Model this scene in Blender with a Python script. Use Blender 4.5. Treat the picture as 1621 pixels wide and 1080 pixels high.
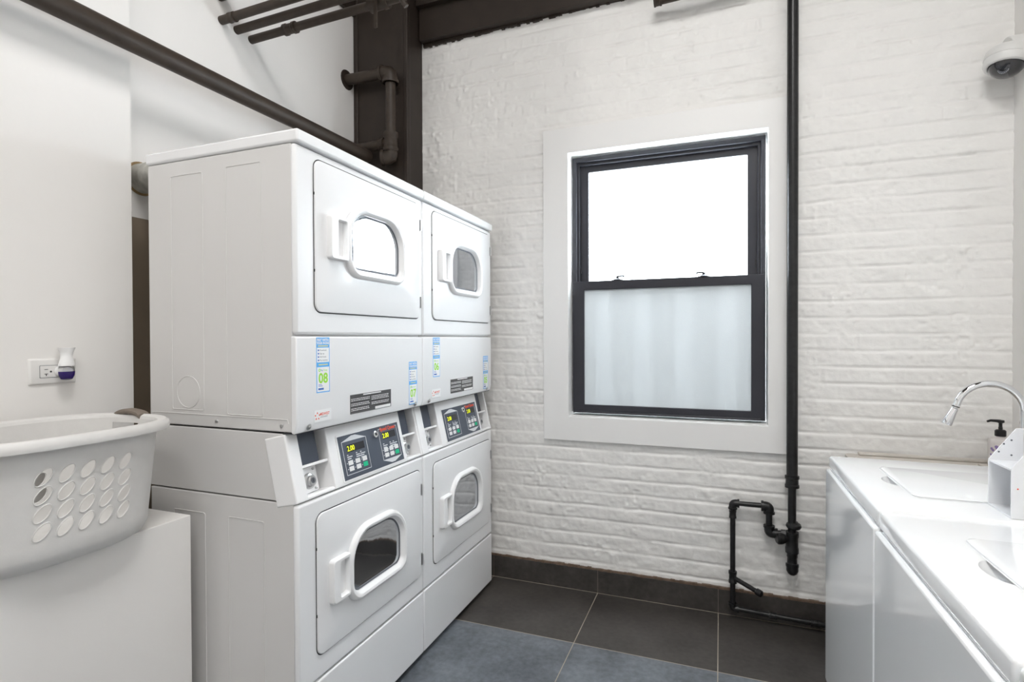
import bpy, bmesh, math, random
import numpy as np
from mathutils import Vector, Matrix, noise
random.seed(4)
for o in list(bpy.data.objects): bpy.data.objects.remove(o)
S = bpy.context.scene
COL = S.collection

# ------------------------------------------------------------ camera
cam = bpy.data.cameras.new('camera'); camo = bpy.data.objects.new('camera', cam); COL.objects.link(camo)
R_ = Matrix(((0.933997211, 0.357263367, -0.00347791), (-0.357279952, 0.933938584, -0.0104765), (-0.000494719, 0.0110276, 0.999939)))
mw = Matrix.Identity(4)
for i in range(3):
    mw[i][0] = R_[0][i]; mw[i][1] = R_[2][i]; mw[i][2] = -R_[1][i]
mw.translation = Vector((1.88489, -2.67926, 1.26721))
camo.matrix_world = mw
cam.sensor_width = 36; cam.lens = 861.425/1621*36; cam.shift_y = 4.99/1621; cam.clip_start = .02
S.camera = camo

# ------------------------------------------------------------ world, lights, exposure
w = bpy.data.worlds.new('sky'); S.world = w; w.use_nodes = True
nt = w.node_tree; nt.nodes.clear()
tc = nt.nodes.new('ShaderNodeTexCoord'); sp = nt.nodes.new('ShaderNodeSeparateXYZ'); cr = nt.nodes.new('ShaderNodeValToRGB')
bg = nt.nodes.new('ShaderNodeBackground'); ow = nt.nodes.new('ShaderNodeOutputWorld')
nt.links.new(tc.outputs['Generated'], sp.inputs[0]); nt.links.new(sp.outputs['Z'], cr.inputs[0]); nt.links.new(cr.outputs[0], bg.inputs[0]); nt.links.new(bg.outputs[0], ow.inputs[0])
cr.color_ramp.elements[0].position = .0; cr.color_ramp.elements[0].color = (.55, .6, .66, 1)
cr.color_ramp.elements[1].position = .3; cr.color_ramp.elements[1].color = (.88, .95, 1, 1)
bg.inputs[1].default_value = 16.0

def area(name, loc, rot, sx, sy, power, color):
    l = bpy.data.lights.new(name, 'AREA'); l.shape = 'RECTANGLE'; l.size = sx; l.size_y = sy; l.energy = power; l.color = color
    o = bpy.data.objects.new(name, l); COL.objects.link(o); o.location = loc; o.rotation_euler = rot
    return o
area('unseen_ceiling_light', (1.85, -2.4, 3.98), (0, 0, 0), .9, 1.0, 47, (1, .985, .965))
area('unseen_ceiling_light', (1.9, -3.9, 3.98), (0, 0, 0), .9, .9, 32, (1, .985, .965))  # unseen fill light added on the ceiling to brighten the camera side

vs = S.view_settings
vs.view_transform = 'Standard'; vs.look = 'None'; vs.exposure = 0.14; vs.gamma = 1; vs.use_curve_mapping = False
S.cycles.use_denoising = True
S.cycles.max_bounces = 10; S.cycles.diffuse_bounces = 5; S.cycles.sample_clamp_indirect = 20

# ------------------------------------------------------------ materials
def mat(name, col, rough=.5, metal=0., spec=.5, coat=0., emis=None, es=1., trans=0., ior=1.45):
    m = bpy.data.materials.new(name); m.use_nodes = True
    b = m.node_tree.nodes['Principled BSDF']
    b.inputs['Base Color'].default_value = (*col, 1); b.inputs['Roughness'].default_value = rough
    b.inputs['Metallic'].default_value = metal; b.inputs['Specular IOR Level'].default_value = spec
    b.inputs['Coat Weight'].default_value = coat; b.inputs['Coat Roughness'].default_value = .06
    b.inputs['Transmission Weight'].default_value = trans; b.inputs['IOR'].default_value = ior
    if emis: b.inputs['Emission Color'].default_value = (*emis, 1); b.inputs['Emission Strength'].default_value = es
    return m
def noisy(m, scale, amount, bump=0., dist=.002, detail=4, stretch=(1, 1, 1), bscale=None, rough_amt=0):
    """procedural mottling of colour and a bump"""
    t = m.node_tree; b = t.nodes['Principled BSDF']; L = t.links
    tc = t.nodes.new('ShaderNodeTexCoord'); mp = t.nodes.new('ShaderNodeMapping'); mp.inputs['Scale'].default_value = stretch
    L.new(tc.outputs['Object'], mp.inputs[0])
    n = t.nodes.new('ShaderNodeTexNoise'); n.inputs['Scale'].default_value = scale; n.inputs['Detail'].default_value = detail
    L.new(mp.outputs[0], n.inputs['Vector'])
    c = b.inputs['Base Color'].default_value[:]
    r = t.nodes.new('ShaderNodeValToRGB')
    r.color_ramp.elements[0].position = .3; r.color_ramp.elements[1].position = .7
    r.color_ramp.elements[0].color = tuple(x*(1-amount) for x in c[:3])+(1,)
    r.color_ramp.elements[1].color = tuple(min(1, x*(1+amount)) for x in c[:3])+(1,)
    L.new(n.outputs['Fac'], r.inputs[0]); L.new(r.outputs[0], b.inputs['Base Color'])
    if rough_amt:
        mr = t.nodes.new('ShaderNodeMapRange'); r0 = b.inputs['Roughness'].default_value
        mr.inputs[1].default_value = .3; mr.inputs[2].default_value = .7; mr.inputs[3].default_value = r0-rough_amt; mr.inputs[4].default_value = r0+rough_amt
        L.new(n.outputs['Fac'], mr.inputs[0]); L.new(mr.outputs[0], b.inputs['Roughness'])
    if bump:
        n2 = t.nodes.new('ShaderNodeTexNoise'); n2.inputs['Scale'].default_value = bscale or scale; n2.inputs['Detail'].default_value = detail
        L.new(mp.outputs[0], n2.inputs['Vector'])
        bp = t.nodes.new('ShaderNodeBump'); bp.inputs['Strength'].default_value = bump; bp.inputs['Distance'].default_value = dist
        L.new(n2.outputs['Fac'], bp.inputs['Height']); L.new(bp.outputs[0], b.inputs['Normal'])
    return m
M = {}
M['wall'] = noisy(mat('painted_plaster', (.83, .815, .795), .6), 3, .01, .15, .002, bscale=60)
M['brick'] = noisy(mat('white_brick_paint', (.86, .85, .83), .5), 9, .02, .35, .004, bscale=70)
M['brown'] = noisy(mat('dark_brown_paint', (.030, .021, .016), .55), 14, .12, .2, .002, bscale=50)
M['brown_wall'] = noisy(mat('brown_recess_lower', (.24, .19, .14), .8), 4, .1)  # browner, darker lower part of the recess wall
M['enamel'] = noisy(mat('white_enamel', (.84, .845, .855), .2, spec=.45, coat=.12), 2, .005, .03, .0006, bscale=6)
M['enamel_side_shade'] = noisy(mat('white_enamel_side_shade', (.68, .67, .66), .15, spec=.5, coat=.25), 2, .005, .04, .0008, bscale=5)  # darker than the front enamel; the sides' shade is put into the colour
M['washer'] = noisy(mat('washer_enamel', (.92, .93, .94), .10, spec=.5, coat=.5), 2, .004, .03, .0006, bscale=4)
M['plastic'] = mat('white_plastic', (.88, .88, .885), .35)
M['basket'] = noisy(mat('basket_plastic', (.70, .69, .675), .45), 40, .02, .15, .0008, bscale=250)
M['taupe'] = mat('taupe_rubber', (.20, .165, .135), .6)
M['black_win'] = noisy(mat('black_aluminium', (.032, .033, .042), .38), 10, .05)
M['black_iron'] = noisy(mat('black_iron', (.013, .013, .014), .33), 60, .3, .4, .0015)
M['brown_pipe'] = noisy(mat('brown_pipe_paint', (.042, .030, .022), .5), 30, .15, .2, .001)
M['trim'] = mat('trim_paint', (.86, .855, .845), .35)
M['navy'] = noisy(mat('slate_blue_overlay', (.068, .083, .112), .4), 20, .05)
M['coin_panel'] = mat('coin_slot_panel', (.05, .06, .085), .35)
M['chrome'] = mat('chrome', (.82, .83, .85), .07, 1.)
M['steel'] = mat('brushed_steel', (.55, .55, .55), .3, 1.)
M['door_glass'] = noisy(mat('tinted_door_glass', (.50, .52, .55), .05, .96), 3, .03, .12, .004, stretch=(1, 3, 1), bscale=7)
M['seal'] = mat('grey_door_seal', (.12, .13, .15), .4)
M['groove'] = mat('dark_gap_shade', (.05, .05, .055), .7)  # dark colour that stands for the shade in gaps and under the base
M['blue'] = mat('sticker_blue', (.10, .42, .85), .4)
M['paper'] = mat('sticker_white', (.84, .85, .86), .4)
M['green'] = mat('sticker_green', (.33, .74, .05), .4)
M['yellow'] = mat('sticker_yellow', (.9, .75, .2), .4)
M['ink'] = mat('grey_ink', (.22, .24, .28), .5)
M['inkblue'] = mat('blue_ink', (.06, .16, .5), .5)
M['red'] = mat('red_ink', (.80, .10, .05), .5)
M['plate'] = noisy(mat('instruction_plate', (.13, .13, .135), .18, .5), 12, .15)
M['white_ink'] = mat('white_ink', (.8, .8, .8), .5)
M['display'] = mat('display_window', (.03, .03, .035), .2)
M['led'] = mat('yellow_display_digits', (.55, .6, .0), .5, emis=(.75, .85, 0), es=.8)
M['key'] = mat('white_key', (.8, .8, .8), .5)
M['key_green'] = mat('green_key', (.0, .52, .25), .5)
M['keyhole'] = mat('keyhole_black', (.01, .01, .012), .4)
M['outline'] = mat('panel_outline', (.72, .74, .76), .5)
M['sink'] = noisy(mat('beige_sink_plastic', (.62, .58, .53), .4), 10, .03)
M['black_plastic'] = mat('black_plastic', (.015, .015, .016), .35)
M['soap'] = noisy(mat('soap_bottle_label', (.72, .68, .66), .4), 30, .06)
M['purple_ink'] = mat('lavender_print', (.30, .22, .45), .5)
M['purple'] = mat('purple_fragrance_oil', (.035, .012, .20), .1)
M['clear'] = mat('clear_plastic', (.95, .95, .95), .05, trans=1., ior=1.3)
M['outlet'] = mat('outlet_plastic', (.78, .77, .755), .3)
M['organizer'] = noisy(mat('white_acrylic_board', (.78, .79, .81), .3), 30, .02)
M['dome'] = mat('camera_dome_glass', (.02, .02, .025), .06, coat=1)
M['camera_shell'] = mat('camera_shell', (.75, .745, .73), .4)
M['duct'] = noisy(mat('worn_painted_duct', (.50, .49, .45), .5, .3), 35, .25, .3, .002)
M['cutout'] = noisy(mat('cut_plaster_edge', (.33, .23, .12), .8), 30, .3)
M['grout_edge'] = noisy(mat('brown_edge_caulk', (.16, .11, .08), .8), 40, .3, .5, .003)
M['fence'] = noisy(mat('outside_corrugated_cladding', (.22, .235, .245), .6), 3, .05)
M['ground'] = noisy(mat('outside_ground', (.2, .2, .2), .9), 3, .1)

# frosted glass: passes blurred daylight; glow adds daylight as emission of its own
def frosted(opaque, blur, tint, see, glow, name='glowing_frosted_glass'):
    m = bpy.data.materials.new(name); m.use_nodes = True
    t = m.node_tree; L = t.links; t.nodes.clear()
    out = t.nodes.new('ShaderNodeOutputMaterial')
    tr = t.nodes.new('ShaderNodeBsdfTranslucent'); tr.inputs[0].default_value = (*tint, 1)
    gl = t.nodes.new('ShaderNodeBsdfRefraction'); gl.inputs['Roughness'].default_value = blur; gl.inputs['IOR'].default_value = 1.02; gl.inputs[0].default_value = (*tint, 1)
    df = t.nodes.new('ShaderNodeBsdfPrincipled'); df.inputs['Base Color'].default_value = (.75, .79, .80, 1); df.inputs['Roughness'].default_value = .35
    tc = t.nodes.new('ShaderNodeTexCoord'); n = t.nodes.new('ShaderNodeTexNoise'); n.inputs['Scale'].default_value = 220
    bp = t.nodes.new('ShaderNodeBump'); bp.inputs['Strength'].default_value = .5; bp.inputs['Distance'].default_value = .001
    L.new(tc.outputs['Object'], n.inputs['Vector']); L.new(n.outputs['Fac'], bp.inputs['Height'])
    for x in (gl, df): L.new(bp.outputs[0], x.inputs['Normal'])
    a = t.nodes.new('ShaderNodeMixShader'); a.inputs[0].default_value = see
    L.new(tr.outputs[0], a.inputs[1]); L.new(gl.outputs[0], a.inputs[2])
    c = t.nodes.new('ShaderNodeMixShader'); c.inputs[0].default_value = opaque
    L.new(a.outputs[0], c.inputs[1]); L.new(df.outputs[0], c.inputs[2])
    em = t.nodes.new('ShaderNodeEmission'); em.inputs[0].default_value = (.88, .95, 1, 1); em.inputs[1].default_value = glow
    ad = t.nodes.new('ShaderNodeAddShader'); L.new(c.outputs[0], ad.inputs[0]); L.new(em.outputs[0], ad.inputs[1]); L.new(ad.outputs[0], out.inputs[0])
    return m
M['frost'] = frosted(.2, .22, (.95, .97, .98), .5, 4.8); M['frost_lower'] = frosted(.45, .08, (.71, .71, .71), .85, .0, 'dimmed_frosted_glass')  # upper pane glows for daylight; lower pane's dimmer light is put into its tint

# floor tiles
def tiles(name, axis_wall=False):
    m = mat(name, (.05, .055, .06), .34, spec=.5)
    t = m.node_tree; b = t.nodes['Principled BSDF']; L = t.links
    tc = t.nodes.new('ShaderNodeTexCoord'); sp = t.nodes.new('ShaderNodeSeparateXYZ'); L.new(tc.outputs['Object'], sp.inputs[0])
    def math_(op, a, bb=None, c=None):
        n = t.nodes.new('ShaderNodeMath'); n.operation = op
        for i, v in enumerate((a, bb, c)):
            if v is None: continue
            if isinstance(v, (int, float)): n.inputs[i].default_value = v
            else: L.new(v, n.inputs[i])
        return n.outputs[0]
    def line(coord, off, step):
        f = math_('FRACT', math_('DIVIDE', math_('SUBTRACT', coord, off-step*20), step))
        return math_('GREATER_THAN', math_('ABSOLUTE', math_('SUBTRACT', f, .5)), .5-.0017/step)
    lx = line(sp.outputs['X'], 1.317, .56)
    if axis_wall: g = lx
    else: g = math_('MAXIMUM', lx, line(sp.outputs['Y'], -.488, .56))
    if not axis_wall:
        g = math_('MAXIMUM', g, math_('GREATER_THAN', sp.outputs['Y'], -.0178))
    else: pass
    n1 = t.nodes.new('ShaderNodeTexNoise'); n1.inputs['Scale'].default_value = 3.5; n1.inputs['Detail'].default_value = 8; n1.inputs['Roughness'].default_value = .65
    n2 = t.nodes.new('ShaderNodeTexNoise'); n2.inputs['Scale'].default_value = 45; n2.inputs['Detail'].default_value = 6
    L.new(tc.outputs['Object'], n1.inputs['Vector']); L.new(tc.outputs['Object'], n2.inputs['Vector'])
    s = math_('ADD', math_('MULTIPLY', n1.outputs['Fac'], .7), math_('MULTIPLY', n2.outputs['Fac'], .3))
    r = t.nodes.new('ShaderNodeValToRGB'); L.new(s, r.inputs[0])
    r.color_ramp.elements[0].position = .36; r.color_ramp.elements[0].color = (.040, .036, .033, 1)
    r.color_ramp.elements[1].position = .66; r.color_ramp.elements[1].color = (.088, .080, .074, 1)
    mx = t.nodes.new('ShaderNodeMix'); mx.data_type = 'RGBA'
    tone = r.outputs[0]
    if not axis_wall:     # the tiles of the rows further into the room are a paler blue-grey batch
        r2 = t.nodes.new('ShaderNodeValToRGB'); L.new(s, r2.inputs[0])
        r2.color_ramp.elements[0].position = .34; r2.color_ramp.elements[0].color = (.070, .080, .092, 1)
        r2.color_ramp.elements[1].position = .66; r2.color_ramp.elements[1].color = (.21, .232, .262, 1)
        row = math_('LESS_THAN', sp.outputs['Y'], -.488)
        m2 = t.nodes.new('ShaderNodeMix'); m2.data_type = 'RGBA'; L.new(row, m2.inputs[0]); L.new(r.outputs[0], m2.inputs[6]); L.new(r2.outputs[0], m2.inputs[7])
        tone = m2.outputs[2]
    L.new(g, mx.inputs[0]); L.new(tone, mx.inputs[6]); mx.inputs[7].default_value = (.42, .37, .30, 1) if not axis_wall else (.16, .14, .12, 1)
    L.new(mx.outputs[2], b.inputs['Base Color'])
    rr = math_('ADD', math_('MULTIPLY', g, .5), math_('ADD', .24, math_('MULTIPLY', n1.outputs['Fac'], .22)))
    L.new(rr, b.inputs['Roughness'])
    bp = t.nodes.new('ShaderNodeBump'); bp.inputs['Strength'].default_value = .35; bp.inputs['Distance'].default_value = .002
    h = math_('SUBTRACT', math_('MULTIPLY', n2.outputs['Fac'], .25), g); L.new(h, bp.inputs['Height']); L.new(bp.outputs[0], b.inputs['Normal'])
    return m
M['tile'] = tiles('slate_floor_tile'); M['tile_skirting'] = tiles('slate_skirting_tile', True)

# ------------------------------------------------------------ mesh helpers
def smooth(me, ang=35):
    me.polygons.foreach_set('use_smooth', [True]*len(me.polygons))
    me.set_sharp_from_angle(angle=math.radians(ang))
def link(name, me, m, parent=None, sm=True, bevel=0, seg=2):
    me.name = name
    if m is not None: me.materials.append(M[m] if isinstance(m, str) else m)
    if sm: smooth(me)
    o = bpy.data.objects.new(name, me); COL.objects.link(o)
    if parent: o.parent = parent
    if bevel:
        b = o.modifiers.new('bevel', 'BEVEL'); b.width = bevel; b.segments = seg; b.limit_method = 'ANGLE'; b.angle_limit = math.radians(40)
        b.harden_normals = False
    return o
def obj(name, bm, m, parent=None, sm=True, bevel=0, seg=2, fix=True):
    if fix: bmesh.ops.recalc_face_normals(bm, faces=bm.faces)
    me = bpy.data.meshes.new(name); bm.to_mesh(me); bm.free()
    return link(name, me, m, parent, sm, bevel, seg)
def tag(o, label=None, cat=None, group=None, kind=None):
    if label: o['label'] = label
    if cat: o['category'] = cat
    if group: o['group'] = group
    if kind: o['kind'] = kind
    return o
def thing(name, label, cat, loc=(0, 0, 0), rz=0, group=None):
    o = bpy.data.objects.new(name, None); COL.objects.link(o); o.location = loc; o.rotation_euler = (0, 0, rz); o.empty_display_size = .1
    return tag(o, label, cat, group)
def BM(): return bmesh.new()
def box(bm, x0, x1, y0, y1, z0, z1, mtx=None):
    vs = [bm.verts.new((x, y, z)) for x in (x0, x1) for y in (y0, y1) for z in (z0, z1)]
    for f in ((0, 1, 3, 2), (4, 6, 7, 5), (0, 4, 5, 1), (2, 3, 7, 6), (0, 2, 6, 4), (1, 5, 7, 3)):
        bm.faces.new([vs[i] for i in f])
    if mtx:
        for v in vs: v.co = mtx @ v.co
    return vs
def loft(bm, loops, cap0=False, cap1=False, closed=True):
    rows = [[bm.verts.new(p) for p in l] for l in loops]
    n = len(rows[0])
    for a, b in zip(rows, rows[1:]):
        for i in range(n if closed else n-1):
            j = (i+1) % n
            try: bm.faces.new((a[i], a[j], b[j], b[i]))
            except ValueError: pass
    if cap0: bm.faces.new(rows[0][::-1])
    if cap1: bm.faces.new(rows[-1])
    return rows
def rrect(hw, hh, rad, seg=8, cx=0, cy=0):
    """rounded rectangle, ccw; rad = (tr, tl, bl, br)"""
    if not isinstance(rad, (tuple, list)): rad = (rad,)*4
    pts = []
    for k, (sx, sy) in enumerate(((1, 1), (-1, 1), (-1, -1), (1, -1))):
        r = max(.0003, min(rad[k], hw, hh))
        for i in range(seg+1):
            a = math.pi/2*(k+i/seg)
            pts.append((cx+sx*(hw-r)+r*math.cos(a), cy+sy*(hh-r)+r*math.sin(a)))
    return pts
def prism(bm, pts, d0, d1, f):
    """extrude 2d outline pts between depths; f(u, v, d) -> 3d"""
    loft(bm, [[f(u, v, d0) for u, v in pts], [f(u, v, d1) for u, v in pts]], True, True)
def lathe(bm, prof, mtx=None, n=32, cap0=True, cap1=True):
    loops = []
    for r, z in prof:
        loops.append([(r*math.cos(2*math.pi*i/n), r*math.sin(2*math.pi*i/n), z) for i in range(n)])
    if mtx: loops = [[mtx @ Vector(p) for p in l] for l in loops]
    loft(bm, loops, cap0, cap1)
def axis(p, d, up=Vector((0, 0, 1))):
    """matrix whose local +Z points along d, at p"""
    q = Vector(d).normalized().to_track_quat('Z', 'Y').to_matrix().to_4x4(); q.translation = Vector(p); return q
def cyl(bm, a, b, r, r2=None, n=24):
    a = Vector(a); b = Vector(b)
    lathe(bm, [(r, 0), (r if r2 is None else r2, (b-a).length)], axis(a, b-a), n)
def fillet(pts, r, k=8):
    pts = [Vector(p) for p in pts]; out = [pts[0]]
    for a, b, c in zip(pts, pts[1:], pts[2:]):
        d1 = (a-b).normalized(); d2 = (c-b).normalized(); ang = d1.angle(d2)
        t = min(r/math.tan(ang/2), (a-b).length*.49, (c-b).length*.49)
        p0 = b+d1*t; p1 = b+d2*t
        for i in range(k+1):
            s = i/k; out.append(p0*(1-s)**2+b*2*s*(1-s)+p1*s*s)
    out.append(pts[-1]); return out
def tube(bm, pts, r, n=20, fil=0):
    pts = fillet(pts, fil) if fil else [Vector(p) for p in pts]
    rad = r if isinstance(r, (list, tuple)) else [r]*len(pts)
    T = [(pts[min(i+1, len(pts)-1)]-pts[max(i-1, 0)]).normalized() for i in range(len(pts))]
    ref = Vector((0, 0, 1)) if abs(T[0].z) < .9 else Vector((1, 0, 0))
    u = T[0].cross(ref).normalized(); loops = []
    for p, t, rr in zip(pts, T, rad):
        u = (u-t*u.dot(t)).normalized(); v = t.cross(u)
        loops.append([p+u*rr*math.cos(2*math.pi*i/n)+v*rr*math.sin(2*math.pi*i/n) for i in range(n)])
    loft(bm, loops, True, True)
TXT = {}
def text_mesh(body, size, align='LEFT', bold=0.0):
    key = (body, size, align, bold)
    if key not in TXT:
        c = bpy.data.curves.new('lettering', 'FONT'); c.body = body; c.size = size; c.align_x = align; c.extrude = .0001; c.offset = bold; c.resolution_u = 3
        o = bpy.data.objects.new('lettering', c); COL.objects.link(o)
        dg = bpy.context.evaluated_depsgraph_get(); dg.update()
        me = bpy.data.meshes.new_from_object(o.evaluated_get(dg))
        co = [v.co.copy() for v in me.vertices]; fc = [tuple(p.vertices) for p in me.polygons]
        bpy.data.objects.remove(o); bpy.data.curves.remove(c); bpy.data.meshes.remove(me)
        TXT[key] = (co, fc)
    return TXT[key]
def text(bm, body, size, u, v, f, d=0.0006, align='LEFT', sx=1., bold=0.0):
    co, fc = text_mesh(body, size, align, bold)
    vs = [bm.verts.new(f(u+c.x*sx, v+c.y, d+c.z)) for c in co]
    for q in fc:
        try: bm.faces.new([vs[i] for i in q])
        except ValueError: pass
def rect(bm, u0, u1, v0, v1, f, d0=0., d1=.0004):
    prism(bm, [(u0, v0), (u1, v0), (u1, v1), (u0, v1)], d0, d1, f)

# ------------------------------------------------------------ the room
XL, XR, YB, ZC = 0.0, 2.95, -5.2, 4.0
def structure(name, bm, m, **k):
    return tag(obj(name, bm, m, **k), kind='structure')
b = BM(); box(b, -.25, XR+.15, YB-.1, .15, -.1, 0); structure('floor', b, 'tile', sm=False)
b = BM(); box(b, -.25, XR+.15, YB-.1, .15, ZC, ZC+.1); structure('ceiling', b, 'brown', sm=False)
b = BM(); box(b, XR, XR+.12, YB, .12, 0, ZC); structure('wall_right', b, 'wall', sm=False)
b = BM(); box(b, -.25, XR+.12, YB-.1, YB, 0, ZC); structure('wall_back', b, 'wall', sm=False)
# left wall: nearer thick part and the recess behind the dryers
b = BM(); box(b, -.2, .08, YB, -1.452, 0, ZC); structure('wall_left', b, 'wall', sm=False)
b = BM(); box(b, -.2, 0, -1.452, .1, 1.69, ZC); structure('wall_left_recess', b, 'wall', sm=False)
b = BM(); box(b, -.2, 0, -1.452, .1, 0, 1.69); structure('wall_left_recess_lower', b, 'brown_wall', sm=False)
# low white ledge the basket stands on
b = BM(); box(b, .08, .44, -3.2, -1.535, 0, .755); structure('wall_ledge', b, 'wall', sm=False, bevel=.002)

# brick wall as real relief
def brick_wall():
    st = .006; x0, x1, z0, z1 = .20, XR+.0, .0, 3.2
    nx = int((x1-x0)/st)+1; nz = int((z1-z0)/st)+1
    xs = np.linspace(x0, x1, nx); zs = np.linspace(z0, z1, nz)
    X, Z = np.meshgrid(xs, zs)
    rng = np.random.default_rng(7)
    def vnoise(s, sx=1., sz=1., seed=0):
        r = np.random.default_rng(seed); N = 700
        g = r.random((N, N))*2-1
        u = (X*sx/s) % (N-1); v = (Z*sz/s) % (N-1)
        i = u.astype(int); j = v.astype(int); fu = u-i; fv = v-j; fu = fu*fu*(3-2*fu); fv = fv*fv*(3-2*fv)
        return (g[j, i]*(1-fu)+g[j, i+1]*fu)*(1-fv)+(g[j+1, i]*(1-fu)+g[j+1, i+1]*fu)*fv
    H = .0712
    Zw = Z + .004*vnoise(.35, seed=1) + .0022*vnoise(.07, seed=2)
    c = np.floor(Zw/H).astype(int); fz = Zw/H-c
    dz = np.minimum(fz, 1-fz)*H
    head = (c % 6 == 3); L = np.where(head, .105, .212)
    off = np.where(c % 2 == 0, 0, .106)+(np.sin(c*12.9898)*43758.5 % 1)*.03
    Xw = X+off+.003*vnoise(.05, seed=3)
    k = np.floor(Xw/L).astype(int); fx = Xw/L-k; dx = np.minimum(fx, 1-fx)*L
    rb = rng.random((80, 80)); rb2 = rng.random((80, 80))
    bo = (rb[c % 80, k % 80]-.5)*.0034; tl = (rb2[c % 80, k % 80]-.5)*.010
    vis = np.clip(.75+.75*vnoise(.14, seed=4), .15, 1.2); vis2 = np.clip(.12+.9*vnoise(.09, seed=5), 0, 1)
    jz = np.exp(-(dz/.0042)**2)*.0082*vis; jx = np.exp(-(dx/.0045)**2)*.0036*vis2*(.5+.5*(rb2[c % 80, (k+40) % 80] > .45))
    face = bo+tl*(fz-.5)*.45+(fz-.5)*.0022
    edge = np.clip(np.minimum(dz, dx)/.012, 0, 1)
    h = face*1.05*edge - jz - jx + .0017*vnoise(.03, seed=6)+.0012*vnoise(.015, seed=8)+.0018*vnoise(.16, seed=9)
    # scattered chips and lumps of old mortar, rougher low down
    lump = np.clip(vnoise(.022, seed=10)*vnoise(.2, seed=11)-.22, 0, 1)
    h = h+lump*.011-np.clip(vnoise(.02, seed=12)*vnoise(.25, seed=13)-.3, 0, 1)*.012
    h = h+np.clip((1.0-Z), 0, 1)*.0016*vnoise(.04, 1, 1.6, seed=14)
    Y = -h
    co = np.stack([X, Y, Z], -1).reshape(-1, 3)
    inside = (xs[:-1] > 1.12)[None, :] & (xs[1:] < 2.125)[None, :] & (zs[:-1] > .83)[:, None] & (zs[1:] < 2.245)[:, None]
    jj, ii = np.nonzero(~inside)
    a = jj*nx+ii
    F = np.stack([a, a+1, a+nx+1, a+nx], -1)
    me = bpy.data.meshes.new('wall_window')
    me.vertices.add(len(co)); me.vertices.foreach_set('co', co.ravel())
    me.loops.add(F.size); me.loops.foreach_set('vertex_index', F.ravel())
    me.polygons.add(len(F)); me.polygons.foreach_set('loop_start', np.arange(0, F.size, 4)); me.polygons.foreach_set('loop_total', np.full(len(F), 4))
    me.update(calc_edges=True); me.validate()
    me.polygons.foreach_set('use_smooth', [True]*len(F))
    return tag(link('wall_window', me, 'brick', sm=False), kind='structure')
brick_wall()
# masonry behind the paint, with the window opening
b = BM()
for q in ((-.2, 1.17), (2.085, XR+.12)): box(b, q[0], q[1], .012, .2, 0, ZC)
box(b, 1.17, 2.085, .012, .2, 0, .875); box(b, 1.17, 2.085, .012, .2, 2.195, ZC)
structure('wall_window_core', b, 'brick', sm=False)

# skirting
b = BM(); box(b, .34, XR, -.014, 0, 0, .112); structure('baseboard_window', b, 'tile_skirting', sm=False, bevel=.0015)
b = BM()
n = 130
for i in range(n):      # ragged caulk along the top of the skirting
    x0 = .34+(XR-.34)*i/n; x1 = .34+(XR-.34)*(i+1)/n
    box(b, x0, x1, -.0125-.002*random.random(), .0, .110, .118+.004*random.random())
structure('trim_1', b, 'grout_edge', sm=False)

# corner column and the beam above the bricks, both painted dark brown
b = BM(); box(b, 0, .330, -.173, .0, 0, ZC)
box(b, .318, .344, -.182, -.150, 0, ZC); box(b, .0, .028, -.181, -.17, 0, ZC)
structure('wall_corner_column', b, 'brown', bevel=.006)
b = BM(); box(b, .34, XR, -.05, .0, 2.905, 3.45); box(b, .34, XR, -.085, .0, 3.075, 3.12); 
rag = random.Random(3)
for i in range(90):
    x0 = .343+(1.9-.343)*i/90; box(b, x0, x0+.0175, -.012-.004*rag.random(), 0, 2.880+.02*(x0-.34)+.010*rag.random(), 2.907)
structure('trim_2', b, 'brown', sm=False)
b = BM(); pr = [(-.40, ZC), (-.16, ZC), (-.16, 3.04), (-.20, 3.06), (-.345, 3.05)]
prism(b, [(-.45, 3.035), (-.17, 3.035), (-.17, 3.45), (-.45, 3.45)], 0, .02, lambda u, v, d: (d, u, v))
structure('trim_3', b, 'brown', sm=False)

# ------------------------------------------------------------ the window
TX0, TX1, TZ0, TZ1 = 1.040, 2.160, .752, 2.322
b = BM()
f = lambda u, v, d: (u, -d, v)
outer = [(TX0, TZ0), (TX1, TZ0), (TX1, TZ1), (TX0, TZ1)]; inner = [(1.172, .874), (2.084, .874), (2.084, 2.196), (1.172, 2.196)]
loft(b, [[f(*p, -.012) for p in outer], [f(*p, .022) for p in outer], [f(*p, .022) for p in inner], [f(*p, -.095) for p in inner]])
win = obj('window_1', b, 'trim', sm=False, bevel=.0025); tag(win, kind='structure')
def frame_bm(b, x0, x1, z0, z1, l, r, bo, t, y0, y1):
    o = [(x0, z0), (x1, z0), (x1, z1), (x0, z1)]; i = [(x0+l, z0+bo), (x1-r, z0+bo), (x1-r, z1-t), (x0+l, z1-t)]
    rows = loft(b, [[(u, y1, v) for u, v in o], [(u, y0, v) for u, v in o], [(u, y0, v) for u, v in i], [(u, y1, v) for u, v in i]])
    n = 4
    for k in range(n): b.faces.new((rows[3][k], rows[3][(k+1) % n], rows[0][(k+1) % n], rows[0][k]))
FX0, FX1, FZ0, FZ1 = 1.178, 2.078, .886, 2.186
b = BM(); frame_bm(b, FX0, FX1, FZ0, FZ1, .020, .020, .022, .022, .045, .13)
frame_bm(b, FX0+.02, FX1-.02, FZ0+.02, FZ1-.02, .012, .012, .01, .016, .062, .13)
obj('window_frame', b, 'black_win', win, sm=False, bevel=.002)
b = BM(); frame_bm(b, FX0+.002, FX1-.002, FZ0+.004, 1.556, .058, .058, .040, .044, .040, .062)
box(b, FX0+.02, FX1-.02, .034, .045, .888, .898)
lower_sash = obj('lower_sash', b, 'black_win', win, sm=False, bevel=.003)
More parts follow.
